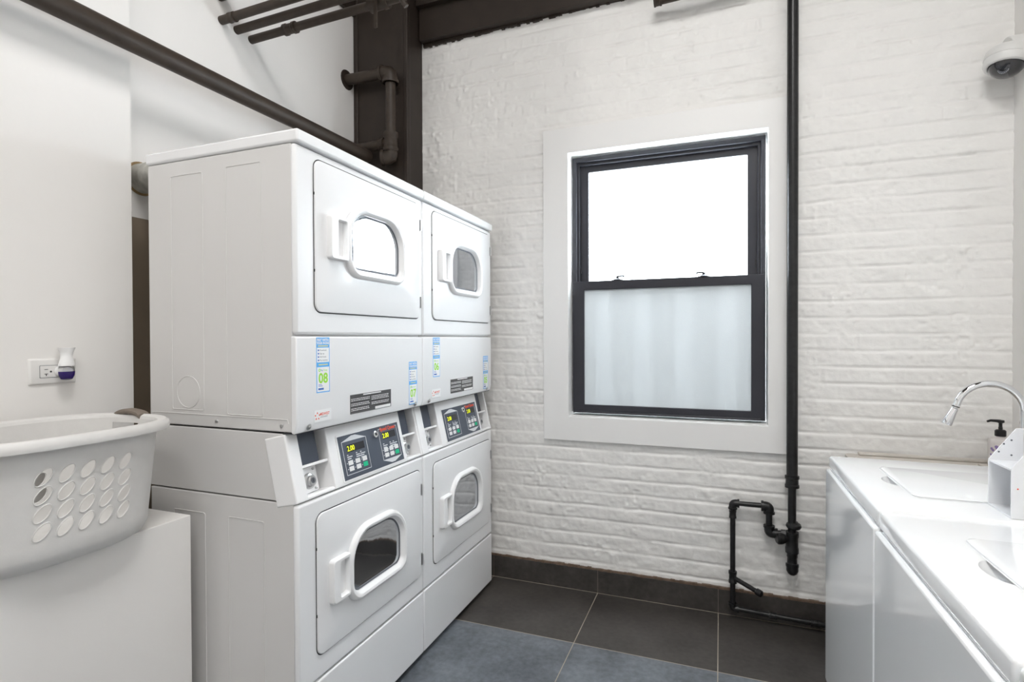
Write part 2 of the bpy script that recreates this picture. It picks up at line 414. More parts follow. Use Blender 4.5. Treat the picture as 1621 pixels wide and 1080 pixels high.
b = BM(); frame_bm(b, FX0+.030, FX1-.030, 1.510, FZ1-.022, .045, .045, .042, .046, .082, .104)
upper_sash = obj('upper_sash', b, 'black_win', win, sm=False, bevel=.003)
b = BM(); box(b, FX0+.055, FX1-.055, .050, .052, .925, 1.516); obj('window_pane', b, 'frost_lower', lower_sash, sm=False)
b = BM(); box(b, FX0+.07, FX1-.07, .092, .094, 1.545, 2.125); obj('window_pane', b, 'frost', upper_sash, sm=False)
for x, s in ((1.405, 1), (1.812, -1)):      # two sash locks
    b = BM(); lathe(b, [(.020, 0), (.020, .003), (.013, .008), (.007, .012), (.007, .020)], Matrix.Translation((x, .051, 1.556)))
    box(b, x-.027, x+.027, .045, .057, 1.556, 1.559)
    box(b, min(x, x+s*.034), max(x, x+s*.034), .047, .055, 1.573, 1.580); box(b, x+s*.028, x+s*.034, .045, .057, 1.568, 1.578)
    obj('sash_lock', b, 'black_win', win)
for x in (FX0+.036, FX1-.044):
    b = BM(); box(b, x, x+.006, .058, .063, 1.60, 1.625); obj('window_stop', b, 'keyhole', win, sm=False)

# outside: ground and ribbed cladding across the light well
b = BM(); N = 150
pts = [(-1.5+6.5*i/N, 1.0+(.10 if (i//3) % 2 else 0)) for i in range(N+1)]
lo = [(x, y, -.6) for x, y in pts]; hi = [(x, y, 1.80) for x, y in pts]; hi2 = [(x, y+.1, 1.80) for x, y in pts]; lo2 = [(x, y+.1, -.6) for x, y in pts]
loft(b, [lo, hi, hi2, lo2], closed=False)
tag(obj('outside_wall', b, 'fence', sm=False), kind='structure')
b = BM(); box(b, -2, 6, .2, 1.3, -.7, -.6); tag(obj('outside_ground', b, 'ground', sm=False), kind='structure')

# ------------------------------------------------------------ stacked dryers
W = .683; SL = math.hypot(.045, .192); CZ0 = .808
def fx(u, v, d): return (d, u, v)                    # front plane: u along Y, v up, d outward
def fs(u, v, d):                                     # sloping control fascia
    s, c = .045/SL, .192/SL
    return (-s*v+c*d, u, CZ0+c*v+s*d)
def window_ring(root, door, cy, cz):
    hw, hh = .168, .120
    def D(g): 
        a, c = hw-g, hh-g
        return rrect(a, c, (max(.02, .120-g*.9), max(.02, .108-g*.8), max(.02, .066-g*.8), max(.015, .052-g*.8)), 10, cy, cz)
    b = BM()
    prof = [(0, .004), (.001, .012), (.005, .019), (.011, .022), (.019, .020), (.025, .013), (.027, .006), (.029, .001)]
    loft(b, [[(d, u, v) for u, v in D(g)] for g, d in prof])
    ring = obj('door_window_ring', b, 'plastic', door)
    b = BM(); g1 = [(.026, .003), (.031, .004), (.035, .0022)]
    loft(b, [[(d, u, v) for u, v in D(g)] for g, d in g1]); obj('seal', b, 'seal', ring)
    b = BM(); loops = []
    for g, d in ((.031, .0018), (.038, .0024), (.055, .0032), (.080, .0037), (.1, .0039)):
        loops.append([(d, u, v) for u, v in D(g)])
    loft(b, loops, False, True); obj('door_glass', b, 'door_glass', ring)
def dryer_door(root, z0, z1, rz):
    y0, y1 = .074, .658; cy, cz = (y0+y1)/2, (z0+z1)/2
    ow, oh = (y1-y0)/2, (z1-z0)/2
    ringc = (.371, rz)
    b = BM()
    def O(g): return rrect(ow-g, oh-g, .026-g*.5, 10, cy, cz)
    def I(): return rrect(.168-.029, .120-.029, (.095, .070, .036, .025), 10, *ringc)
    loft(b, [[(d, u, v) for u, v in O(g)] for g, d in ((0, -.004), (0, .003), (.0012, .0052), (.004, .006))] + [[(.006, u, v) for u, v in I()], [(.0006, u, v) for u, v in I()]])
    door = obj('door', b, 'enamel', root)
    window_ring(root, door, *ringc)
    # grip: raised bracket left of the ring
    gz = rz-.008; hh = .066
    b = BM()
    o = rrect(.041, hh, (.006, .010, .010, .006), 5, .162, gz); i = rrect(.0205, hh-.012, .006, 5, .174, gz)
    loft(b, [[(d, u, v) for u, v in q] for q, d in ((o, .005), (o, .020), (rrect(.038, hh-.003, (.006, .010, .010, .006), 5, .162, gz), .025), (rrect(.0225, hh-.010, .006, 5, .174, gz), .025), (i, .022), (i, .007))], False, True)
    obj('door_handle', b, 'plastic', door)
    for hz in (z1-.080, z0+.063):
        b = BM(); box(b, .000, .006, .661, .668, hz-.022, hz+.022); cyl(b, (.007, .6625, hz-.021), (.007, .6625, hz+.021), .0035, n=12)
        obj('hinge', b, 'steel', door)
    for hz in (z0+.12, z1-.10):
        b = BM(); box(b, -.002, .003, .0715, .0742, hz-.004, hz+.004); obj('hinge_pin', b, 'keyhole', door, sm=False)
    # thin dark band round the door, the gap's shade put into its colour
    b = BM(); loft(b, [[(.0006, u, v) for u, v in rrect(ow+g, oh+g, .026+g, 10, cy, cz)] for g in (.0034, -.002)])
    obj('door_gap_shade', b, 'groove', root)
def strip_sticker(root, y0, z1, number, wd=.057, ht=.162):
    """tall blue edged payment sticker; its code square is left out"""
    z0 = z1-ht; d0 = .0004
    b = BM(); rect(b, y0, y0+wd, z0, z1, fx, 0, d0); st = obj('payment_sticker', b, 'blue', root, sm=False)
    b = BM()
    rect(b, y0+.0025, y0+wd-.0025, z1-.073, z1-.030, fx, d0, d0+.0002); rect(b, y0+.0025, y0+wd-.0025, z0+.003, z1-.087, fx, d0, d0+.0002)
    obj('sticker_field', b, 'paper', st, sm=False)
    b = BM(); c = y0+wd/2
    text(b, 'PAY WITH', .0115, c, z1-.0115, fx, d0, 'CENTER', .95, .0004); text(b, 'YOUR PHONE', .0095, c, z1-.020, fx, d0, 'CENTER', .88, .0004)
    obj('sticker_heading', b, 'white_ink', st, sm=False)
    b = BM()
    for k in range(8): rect(b, y0+.007+k*.0056, y0+.0115+k*.0056, z1-.0265, z1-.0235, fx, d0, d0+.0002)
    for k in range(7): rect(b, y0+.010+k*.0056, y0+.0145+k*.0056, z1-.0815, z1-.0785, fx, d0, d0+.0002)
    obj('sticker_band', b, 'yellow', st, sm=False)
    b = BM(); d1 = d0+.0002
    for k, s in enumerate(('Download', 'Sign up', 'Add funds', 'Pay machine')): text(b, s, .0068, y0+.014, z1-.0395-k*.0098, fx, d1)
    obj('sticker_wording', b, 'ink', st, sm=False)
    b = BM()
    for k in range(4): lathe(b, [(.0027, 0), (.0027, .0003)], axis((d1, y0+.0085, z1-.0375-k*.0098), (1, 0, 0)), 14)
    rect(b, y0+.007, y0+.030, z0+.008, z0+.0135, fx, d1, d1+.0003); text(b, 'Pay', .0068, y0+.018, z1-.0985, fx, d1)
    for k in range(2): rect(b, y0+.008, y0+.026-k*.004, z0+.0185+k*.004, z0+.0200+k*.004, fx, d1, d1+.0003)
    obj('sticker_bullets', b, 'inkblue', st, sm=False)
    b = BM()
    text(b, number, .041, c, z0+.0285, fx, d1, 'CENTER', .98, .0011)
    loft(b, [[(d1+.0003, y0+.0125+r*math.cos(a*math.pi/10), z1-.096+r*math.sin(a*math.pi/10)) for a in range(20)] for r in (.0045, .0022)])
    text(b, 'Range', .0068, y0+.030, z1-.0985, fx, d1)
    obj('sticker_number', b, 'green', st, sm=False)
def control_panel(root):
    # fascia with two coin niches
    T = SL
    b = BM()
    d0 = -.075
    for u0, u1, v0, v1 in ((0, .048, 0, T), (.163, .572, 0, T), (.672, W, 0, T), (.048, .163, 0, .010), (.572, .672, 0, .010)):
        vs = [(fs(u, v, d)) for u in (u0, u1) for v in (v0, v1) for d in (d0, 0)]
        q = [b.verts.new(p) for p in vs]
        for fc in ((0, 1, 3, 2), (4, 6, 7, 5), (0, 4, 5, 1), (2, 3, 7, 6), (0, 2, 6, 4), (1, 5, 7, 3)): b.faces.new([q[i] for i in fc])
    fas = obj('control_fascia', b, 'plastic', root, sm=False, bevel=.004, seg=3)
    for side, (u0, u1) in enumerate(((.048, .163), (.572, .672))):
        b = BM(); prism(b, [(u0, 0), (u1, 0), (u1, T), (u0, T)], -.085, -.075, fs)
        prism(b, [(u0, .004), (u1, .004), (u1, .012), (u0, .012)], -.075, -.004, fs)
        prism(b, [(u0+.001, .090), (u1-.001, .090), (u1-.001, .098), (u0+.001, .098)], -.075, -.008, fs)
        nich = obj('coin_niche', b, 'plastic', root, sm=False, bevel=.0015)
        b = BM(); prism(b, [(u0+.002, .098), (u1-.024, .098), (u1-.024, T-.004), (u0+.002, T-.004)], -.075, -.020, fs); obj('coin_slot_cover', b, 'coin_panel', nich, sm=False, bevel=.001)
        b = BM(); prism(b, [(u0+.003, .014), (u1-.040, .014), (u1-.040, .088), (u0+.003, .088)], -.075, -.030, fs)
        prism(b, [(u1-.034, .014), (u1-.028, .014), (u1-.028, .088), (u1-.034, .088)], -.075, -.036, fs)
        lb = obj('coin_box', b, 'plastic', nich, sm=False, bevel=.0015)
        b = BM(); p = Vector(fs(u0+.043, .048, -.030)); dr = Vector(fs(0, 0, 1))-Vector(fs(0, 0, 0))
        lathe(b, [(.024, 0), (.023, .004), (.019, .007), (.016, .0075), (.0155, .015), (.013, .017), (.0005, .017)], axis(p, dr), 28)
        obj('lock', b, 'steel', nich)
        b = BM(); q = p+dr*.0171; lathe(b, [(.0085, 0), (.0085, .0006)], axis(q, dr), 20); obj('keyhole', b, 'seal', nich)
        b = BM(); prism(b, rrect(.0013, .005, .001, 2, u0+.043, .048), -.0124, -.0120, fs); obj('key_slot', b, 'keyhole', nich)
        for v in (.022, .080):
            b = BM(); lathe(b, [(.0045, 0), (.004, .003), (.001, .0045)], axis(fs(u1-.048, v, -.030), dr), 14); obj('rivet', b, 'steel', nich)
    # grey-blue key panel
    b = BM(); prism(b, rrect(.176, .0755, .006, 4, .378, .080+.003), -.001, .002, fs); obj('panel_bezel', b, 'plastic', root, bevel=.001)
    PU0, PU1, PV0, PV1 = .208, .548, .0135, .1525
    b = BM(); prism(b, [(PU0, PV0), (PU1, PV0), (PU1, PV1), (PU0, PV1)], .002, .0028, fs)
    pan = obj('key_panel', b, 'navy', root, sm=False)
    pd = .0028
    def g(u, v, d): return fs(PU0+u*(PU1-PU0), PV0+v*(PV1-PV0), pd+d)
    lab = None
    def ln(lines, p, q, wd=.0018):
        a = Vector(((q[0]-p[0])*.34, (q[1]-p[1])*.139)); n = Vector((-a.y, a.x)).normalized()*wd/2
        P = [(p[0]+n.x/.34, p[1]+n.y/.139), (q[0]+n.x/.34, q[1]+n.y/.139), (q[0]-n.x/.34, q[1]-n.y/.139), (p[0]-n.x/.34, p[1]-n.y/.139)]
        prism(lines, P, 0, .0003, g)
    for m_, (a0, a1) in enumerate(((.045, .415), (.635, .965))):
        lines = BM(); disp = BM(); led = BM(); lab = BM()
        if m_ == 0:
            v0, v1 = .10, .86
            pk = [(a0, v1), ((a0+a1)/2, .985), (a1, v1)]
            prism(lines, [(a0, v1), (a1, v1), ((a0+a1)/2+.03, .965), ((a0+a1)/2-.03, .965)], 0, .0003, g)
        else:
            v0, v1 = .14, .93
            prism(lines, [(a0, v0), ((a0+a1)/2-.03, .035), ((a0+a1)/2+.03, .035), (a1, v0)], 0, .0003, g)
        ln(lines, (a0, v0), (a0, v1)); ln(lines, (a1, v0), (a1, v1)); ln(lines, (a0, v0), (a1, v0))
        if m_ == 0: ln(lines, (a0, v1), (a1, v1))
        else: ln(lines, (a0, v1), (a0+.05, v1)); ln(lines, (a1-.03, v1), (a1, v1))
        w_ = a1-a0; dv = .60 if m_ == 0 else .66
        prism(disp, [(a0+.17*w_, dv), (a0+.88*w_, dv), (a0+.88*w_, dv+.17), (a0+.17*w_, dv+.17)], 0, .0004, g)
        text(led, '2.00', .0235, PU0+(a0+.17*w_)*.34, PV0+(dv+.025)*.139, fs, pd+.0006, 'LEFT', .92, .0004)
        for cidx, (cu, nrow) in enumerate(((.12, 3), (.48, 3), (.66, 4))):
            for r_ in range(nrow):
                u = a0+cu*w_; v = .53-.045*r_
                prism(lab, [(u, v), (u+(.02 if r_ == 0 else .055+.02*((r_+cidx) % 2))*1., v), (u+(.02 if r_ == 0 else .055+.02*((r_+cidx) % 2)), v+.022), (u, v+.022)], 0, .0004, g)
        for r_ in range(2):
            for c_ in range(3):
                u = a0+(.12+.29*c_)*w_; v = .17+(1-r_)*.135+(.03 if m_ else 0)
                K = BM(); green = (r_ == 1 and c_ == 2)
                prism(K, [(u, v), (u+.068, v), (u+.068, v+.105), (u, v+.105)], 0, .0006, g)
                obj('start_key' if green else 'key', K, 'key_green' if green else 'key', pan, sm=False)
                prism(lab, [(u-.022, v+.045), (u-.012, v+.045), (u-.012, v+.065), (u-.022, v+.065)], 0, .0004, g)
        obj('panel_outline', lines, 'outline', pan, sm=False); obj('display', disp, 'display', pan, sm=False); obj('display_digits', led, 'led', pan, sm=False); obj('panel_wording', lab, 'outline', pan, sm=False)
    b = BM(); text(b, 'Speed Queen', .0175, PU0+.665*.34, PV0+.875*.139, fs, pd+.0004, 'LEFT', .98, .0007); obj('brand_lettering', b, 'red', pan, sm=False)
    dr = Vector(fs(0, 0, 1))-Vector(fs(0, 0, 0))
    b = BM(); lathe(b, [(.0125, 0), (.0115, .006), (.0085, .007), (.0005, .007)], axis(fs(PU0+.565*.34, PV0+.84*.139, pd), dr), 24); obj('panel_lock', b, 'chrome', pan)
    b = BM(); lathe(b, [(.005, 0), (.005, .0005)], axis(Vector(fs(PU0+.565*.34, PV0+.84*.139, pd+.0071)), dr), 16); obj('panel_keyhole', b, 'keyhole', pan)
def emboss(b, o, i, y, w_=.0022):
    pass
def stacked_dryer(y, label, n1, n2):
    r = thing('stacked_dryer', label, 'dryer', (.79, y, 0), 0, 'stacked clothes dryers along the left wall')
    D = -.585
    # cabinet shells
    b = BM(); box(b, D, -.016, .002, W-.002, 1.006, 1.812); obj('upper_cabinet', b, 'enamel_side_shade', r, sm=False, bevel=.003)
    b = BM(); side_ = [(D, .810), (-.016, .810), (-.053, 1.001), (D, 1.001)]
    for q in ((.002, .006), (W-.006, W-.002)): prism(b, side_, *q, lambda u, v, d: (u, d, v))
    box(b, D, -.150, .004, W-.004, .810, 1.001); obj('middle_cabinet', b, 'enamel_side_shade', r, sm=False, bevel=.003)
    b = BM(); box(b, D, -.016, .002, W-.002, .025, .806); obj('lower_cabinet', b, 'enamel_side_shade', r, sm=False, bevel=.003)
    for (y0_, z0_, z1_) in ((0, 0, 0),): pass
    # pressed ribs on the visible side panel
    b = BM()
    def rib(pts, close=True):
        q = pts+[pts[0]] if close else pts
        for p0, p1 in zip(q, q[1:]):
            cyl(b, (p0[0], .0018, p0[1]), (p1[0], .0018, p1[1]), .0014, n=8)
    def ribrect(x0, x1, z0, z1, open_right=False):
        if open_right: rib([(x1-.004, z1), (x0, z1-.004), (x0, z0+.006), (x1, z0)], False)
        else: rib([(p[0], p[1]) for p in rrect((x1-x0)/2, (z1-z0)/2, .006, 3, (x0+x1)/2, (z0+z1)/2)])
    ribrect(-.484, -.352, 1.054, 1.768); ribrect(-.258, -.123, 1.047, 1.772)
    rib([(-.417+.048*math.cos(a*math.pi/16), 1.108+.048*math.sin(a*math.pi/16)) for a in range(32)])
    rib([(-.575, 1.040), (-.560, 1.0415), (-.034, 1.0415), (-.030, 1.030)], False)
    ribrect(-.484, -.352, .20, .745); ribrect(-.258, -.123, .20, .745)
    obj('side_rib', b, 'enamel_side_shade', r)
    for x in (-.540, -.302, -.055):
        b = BM(); lathe(b, [(.0055, 0), (.005, .0025), (.002, .0035)], axis((x, .002, 1.024), (0, -1, 0)), 14); obj('screw', b, 'steel', r)
    # top lid
    b = BM(); box(b, D-.008, .010, -.001, W+.001, 1.814, 1.850); obj('top_lid', b, 'enamel', r, bevel=.007, seg=4)
    # upper front
    b = BM(); box(b, -.020, 0, .0, W, 1.280, 1.811); obj('upper_front_panel', b, 'enamel', r, bevel=.009, seg=3)
    b = BM(); prof = [(-.020, 1.275), (-.020, 1.004), (-.012, 1.001), (-.006, 1.004), (0, 1.030), (0, 1.270), (-.004, 1.275)]
    prism(b, prof, 0, W, lambda u, v, d: (u, d, v)); obj('control_housing', b, 'enamel', r, bevel=.006, seg=3)
    b = BM(); box(b, -.05, -.008, .004, W-.004, 1.001, 1.004); obj('housing_shadow_strip', b, 'groove', r, sm=False)
    for y_ in (.050, .630):
        b = BM(); lathe(b, [(.010, 0), (.007, .002), (.0045, .002), (.004, .005), (.001, .006)], axis((-.0015, y_, 1.016), (1, 0, -.3)), 16); obj('screw', b, 'steel', r)
    # lower front and kick panel
    b = BM(); box(b, -.020, 0, 0, W, .272, .803); obj('lower_front_panel', b, 'enamel', r, bevel=.009, seg=3)
    b = BM(); box(b, -.020, 0, 0, W, .026, .267); obj('kick_panel', b, 'enamel', r, bevel=.005, seg=3)
    b = BM(); box(b, D+.02, -.03, .02, W-.02, .008, .030); obj('base_frame', b, 'groove', r, sm=False)
    for x in (-.045, D+.05):
        for y_ in (.045, W-.045):
            b = BM(); lathe(b, [(.018, 0), (.018, .006), (.006, .008), (.006, .03)], Matrix.Translation((x, y_, 0)), 16); obj('foot', b, 'steel', r)
    dryer_door(r, 1.346, 1.788, 1.580); dryer_door(r, .341, .757, .547)
    control_panel(r)
    strip_sticker(r, .080, 1.272, n1); strip_sticker(r, .583, 1.180, n2)
    # instruction plate
    b = BM(); rect(b, .233, .461, 1.028, 1.089, fx, 0, .0008); pl = obj('instruction_plate', b, 'plate', r, sm=False)
    b = BM(); rg = random.Random(9)
    for k in range(9):
        z = 1.079-k*.0052
        if k == 0:
            rect(b, .300, .400, 1.0835, 1.0868, fx, .0008, .0011); continue
        x = .237
        if k not in (3, 6):
            while x < .332:
                l = .004+rg.random()*.010; rect(b, x, min(x+l, .335), z, z+.0019, fx, .0008, .0010); x += l+.002
        x = .345
        if k not in (4,) and z > 1.046:
            while x < .445:
                l = .004+rg.random()*.010; rect(b, x, min(x+l, .455), z, z+.0019, fx, .0008, .0010); x += l+.002
    rect(b, .366, .457, 1.0295, 1.0385, fx, .0008, .0011)
    obj('plate_print', b, 'white_ink', pl, sm=False)
    # small service-company label
    b = BM(); rect(b, .069, .143, 1.0255, 1.0600, fx, 0, .0005); lg = obj('service_label', b, 'paper', r, sm=False)
    b = BM(); cx_, cz_ = .0825, 1.0425
    for k in range(5):
        a = math.radians(90+72*k); p = (cx_+.0092*math.cos(a), cz_+.0092*math.sin(a))
        tri = [(p[0]+.0037*math.cos(a+t), p[1]+.0037*math.sin(a+t)) for t in (0, 2.2, 4.08)]
        prism(b, tri, .0005, .0008, fx)
    text(b, 'MIDWEST', .0115, .0935, 1.043, fx, .0005, 'LEFT', .82, .0002); obj('service_lettering', b, 'red', lg, sm=False)
    b = BM(); text(b, 'LAUNDRY', .0060, .0945, 1.0365, fx, .0005, 'LEFT', 1.2); obj('service_lettering_small', b, 'ink', lg, sm=False)
    return r
stacked_dryer(-1.4875, 'white stacked coin dryers with number stickers 08 and 07, nearest the laundry basket', '08', '07')
stacked_dryer(-.8005, 'white stacked coin dryers with number stickers 06 and 05, beside the painted brick wall', '06', '05')

# ------------------------------------------------------------ washers on the right
def washer(yfar, label, ww=.653, dz=0):
    r = thing('top_load_washer', label, 'washer', (2.2425, yfar-ww, 0), 0, 'white top-loading washers along the right wall')
    T = .846+dz; D = .69
    b = BM(); box(b, .006, D-.01, .004, ww-.004, .03, T-.046); obj('cabinet', b, 'washer', r, sm=False, bevel=.006)
    b = BM(); box(b, -.006, .012, .001, ww-.001, .045, T-.046); obj('front_panel', b, 'washer', r, bevel=.007, seg=4)
    b = BM(); box(b, .004, D, .0, ww, T-.043, T); top = obj('top_panel', b, 'washer', r, bevel=.009, seg=4)
    c = ww/2
    # finger scoop cut in front of the lid
    bb = BM(); bmesh.ops.create_uvsphere(bb, u_segments=32, v_segments=16, radius=1)
    for v in bb.verts: v.co = Vector((.122+v.co.x*.034, c+v.co.y*.058, T+.003+v.co.z*.020))
    cut = obj('cutter', bb, None, r)
    md = top.modifiers.new('scoop', 'BOOLEAN'); md.object = cut; md.operation = 'DIFFERENCE'; md.solver = 'EXACT'
    dg = bpy.context.evaluated_depsgraph_get(); dg.update()
    me = bpy.data.meshes.new_from_object(top.evaluated_get(dg)); top.modifiers.clear(); top.data = me; smooth(me, 30)
    bpy.data.objects.remove(cut)
    b = BM(); x0, x1, y0, y1 = .117, .60, .150, ww-.155
    def O(g): return rrect((x1-x0)/2-g, (y1-y0)/2-g, .022, 6, (x0+x1)/2, (y0+y1)/2)
    loft(b, [[(u, v, T+d) for u, v in O(g)] for g, d in ((.002, .001), (.0, .003), (.0015, .0048), (.005, .0055))], True, True); obj('lid', b, 'washer', r)
    b = BM(); loft(b, [[(u, v, T+.0004) for u, v in O(-.0025)], [(u, v, T+.0016) for u, v in O(.004)]], False, False); obj('lid_gap', b, 'washer', r)
    for x in (.05, D-.05):
        for y_ in (.05, ww-.05):
            b = BM(); lathe(b, [(.018, 0), (.018, .012), (.008, .014), (.008, .035)], Matrix.Translation((x, y_, 0)), 16); obj('foot', b, 'black_plastic', r)
    for q in ((.004, .012), (.11, .0)):
        pass
    b = BM(); lathe(b, [(.004, 0), (.0035, .001)], axis((.02, -.0003, T-.014), (0, -1, 0)), 12); obj('screw', b, 'steel', r)
    return r
washer(-.470, 'white top-loading washer farthest along the right, with the letter holder on it')
washer(-1.125, 'white top-loading washer in the middle of the right row, in front of the holder', dz=-.004)
washer(-1.786, 'white top-loading washer nearest the camera, only its corner in frame', dz=-.004)

# utility sink between the far washer and the brick wall
r = thing('utility_sink', 'beige plastic utility sink between the farthest washer and the brick wall', 'sink', (2.375, -.425, 0))
b = BM(); L_, Wd = .56, .405; zt = .775
def SR(g, z, rr=.03): return [(u, v, z) for u, v in rrect(L_/2-g, Wd/2-g, rr, 6, L_/2, Wd/2)]
loft(b, [SR(.03, .50), SR(.02, .74), SR(0, .745), SR(0, zt), SR(.035, zt), SR(.045, zt-.01), SR(.055, .52), SR(.09, .51)], True, True); obj('basin', b, 'sink', r)
b = BM(); box(b, .05, .50, Wd-.034, Wd-.002, zt, zt+.012); obj('back_ledge', b, 'sink', r, bevel=.004)
b = BM(); box(b, .44, .555, .06, .35, zt-.012, zt+.004); obj('faucet_deck', b, 'sink', r, bevel=.003)
for x in (.05, L_-.05):
    for y in (.05, Wd-.05):
        b = BM(); box(b, x-.015, x+.015, y-.015, y+.015, 0, .53); obj('leg', b, 'sink', r, sm=False, bevel=.002)
# faucet
r = thing('faucet', 'tall chrome gooseneck faucet with pull-down spray head over the sink', 'faucet', (2.884, -.25, .7795))
b = BM(); pts = [Vector((0, 0, 0)), Vector((0, 0, .22))]
for k in range(17):
    a = math.pi*k/16*.93; pts.append(Vector((-.098+.098*math.cos(a), 0, .222+.098*math.sin(a))))
p_end = pts[-1]; dr = (pts[-1]-pts[-2]).normalized(); pts.append(p_end+dr*.010)
tube(b, pts, .0118, 24); obj('spout', b, 'chrome', r)
b = BM(); m = axis(p_end+dr*.012, dr+Vector((-.12, 0, 0))); lathe(b, [(.0085, -.004), (.0085, .004), (.0115, .006), (.0125, .02), (.0175, .066), (.017, .070), (.012, .071)], m, 28); obj('spray_head', b, 'chrome', r)
b = BM(); m = axis(p_end+dr*.0105, dr); lathe(b, [(.0125, -.002), (.0125, .0015)], m, 24); obj('collar', b, 'black_plastic', r)
b = BM(); lathe(b, [(.026, 0), (.026, .006), (.018, .012), (.016, .05)]); obj('base', b, 'chrome', r)
b = BM(); tube(b, [(0, -.014, .045), (.0, -.045, .055), (0, -.085, .09)], .006, 14); obj('lever', b, 'chrome', r)
# soap
r = thing('soap_bottle', 'soap bottle with black pump head by the brick wall', 'bottle', (2.866, -.125, .779))
b = BM(); lathe(b, [(.033, 0), (.036, .004), (.036, .098), (.033, .106), (.014, .112), (.012, .118)]); obj('bottle', b, 'soap', r)
b = BM(); lathe(b, [(.0365, .008), (.0365, .095)], None, 32, False, False)
for k in range(9): pass
obj('bottle_label', b, 'soap', r)
b = BM(); rg = random.Random(2)
for k in range(16):
    a = math.radians(200+rg.random()*90); z = .02+rg.random()*.06; p = Vector((.0366*math.cos(a), .0366*math.sin(a), z)); d = Vector((math.cos(a), math.sin(a), 0))
    lathe(b, [(.003+rg.random()*.003, 0), (.001, .0004)], axis(p, d), 8)
obj('label_print', b, 'purple_ink', r)
b = BM(); lathe(b, [(.0165, .116), (.017, .118), (.017, .136), (.013, .140), (.0065, .141), (.0065, .150)]); obj('pump_collar', b, 'black_plastic', r)
b = BM(); lathe(b, [(.0055, .15), (.0055, .164), (.012, .168), (.011, .176), (.002, .177)]); tube(b, [(0, 0, .172), (-.032, -.006, .174), (-.043, -.008, .170)], [.006, .0045, .004], 12); obj('pump_head', b, 'black_plastic', r)

# letter holder on the far washer
r = thing('letter_holder', 'white two-tier letter holder with slanted sides standing on the farthest washer', 'organizer', (2.512, -1.100, .8466))
side = [(0, 0), (.21, 0), (.21, .195), (.055, .195), (0, .115)]
b = BM(); prism(b, side, .0, .004, lambda u, v, d: (u, d, v)); obj('side_panel', b, 'organizer', r, sm=False, bevel=.0008)
b = BM(); prism(b, side, .114, .118, lambda u, v, d: (u, d, v)); obj('side_panel', b, 'organizer', r, sm=False, bevel=.0008)
b = BM(); box(b, .001, .208, .004, .114, 0, .004); obj('bottom_panel', b, 'organizer', r, sm=False)
b = BM(); box(b, .001, .125, .004, .114, .110, .114); obj('shelf', b, 'organizer', r, sm=False)
b = BM(); box(b, .204, .208, .004, .114, .004, .195); obj('back_panel', b, 'organizer', r, sm=False)
b = BM(); box(b, .068, .072, .004, .114, .114, .193); obj('divider', b, 'organizer', r, sm=False)
b = BM(); box(b, .120, .124, .004, .114, .004, .11); obj('divider', b, 'organizer', r, sm=False)
b = BM(); lathe(b, [(.0018, 0), (.0015, .0004)], axis((.012, .0, .070), (0, -1, 0)), 10); obj('paint_speck', b, 'red', r)
for u, v in ((.020, .135), (.045, .128), (.045, .165), (.03, .155)):
    b = BM(); lathe(b, [(.0022, 0), (.0022, .0005)], axis((u, .1139, v), (0, -1, 0)), 10); obj('peg_hole', b, 'seal', r)

# ------------------------------------------------------------ pipes
def pipe_thing(name, label, cat='pipe', group=None): return thing(name, label, cat, (0, 0, 0), 0, group)
def tubeo(name, pts, r, m, parent, fil=0, n=20):
    b = BM(); tube(b, pts, r, n, fil); return obj(name, b, m, parent)
def coupling(name, a, b_, r, m, parent, lip=.003):
    a = Vector(a); b_ = Vector(b_); L = (b_-a).length; b = BM()
    lathe(b, [(r*.9, 0), (r+lip, .0), (r+lip, L*.22), (r+.001, L*.28), (r+.001, L*.72), (r+lip, L*.78), (r+lip, L), (r*.9, L)], axis(a, b_-a), 22)
    return obj(name, b, m, parent)
def elbow(name, p, d1, d2, r, m, parent, L=None):
    """elbow at corner p; arms leave along d1 and d2"""
    p = Vector(p); d1 = Vector(d1).normalized(); d2 = Vector(d2).normalized(); L = L or r*2.0
    b = BM(); tube(b, fillet([p+d1*L, p, p+d2*L], r*1.6), r*1.22, 20)
    for d in (d1, d2): lathe(b, [(r, 0), (r*1.42, .0), (r*1.42, r*.55), (r, r*.55)], axis(p+d*(L-r*.55), d), 20)
    return obj(name, b, m, parent)
# gas riser on the brick wall
X0, Y0 = 2.176, -.052
r = pipe_thing('gas_riser', 'black iron pipe right of the window, with valve and thin branch looping to the floor')
tubeo('riser_pipe', [(X0, Y0, ZC), (X0, Y0, .66)], .0222, 'black_iron', r)
coupling('reducing_coupling', (X0, Y0, .668), (X0, Y0, .618), .0245, 'black_iron', r, .004)
tubeo('lower_pipe', [(X0, Y0, .62), (X0, Y0, .27)], .0165, 'black_iron', r)
b = BM(); lathe(b, [(.015, .0), (.028, .004), (.031, .011), (.028, .020), (.018, .026), (.0165, .03)], axis((X0+.006, Y0, .440), (0, -.1, 1)), 24); obj('valve_handwheel', b, 'black_iron', r)
coupling('valve_body', (X0, Y0, .425), (X0, Y0, .335), .0235, 'black_iron', r, .003)
b = BM(); lathe(b, [(.012, 0), (.014, .012), (.019, .016), (.024, .030), (.024, .046), (.018, .052), (.002, .053)], axis((X0-.014, Y0-.006, .397), (-1, -.35, -.05)), 20); obj('valve_knob', b, 'black_iron', r)
coupling('tee', (X0+.001, Y0, .330), (X0+.001, Y0, .272), .0185, 'black_iron', r, .003)
b = BM(); lathe(b, [(.019, 0), (.026, .002), (.026, .012), (.024, .016), (.024, .030), (.018, .043), (.008, .050), (.001, .051)], axis((X0+.001, Y0, .288), (0, -.18, -1)), 24); obj('end_cap', b, 'black_iron', r)
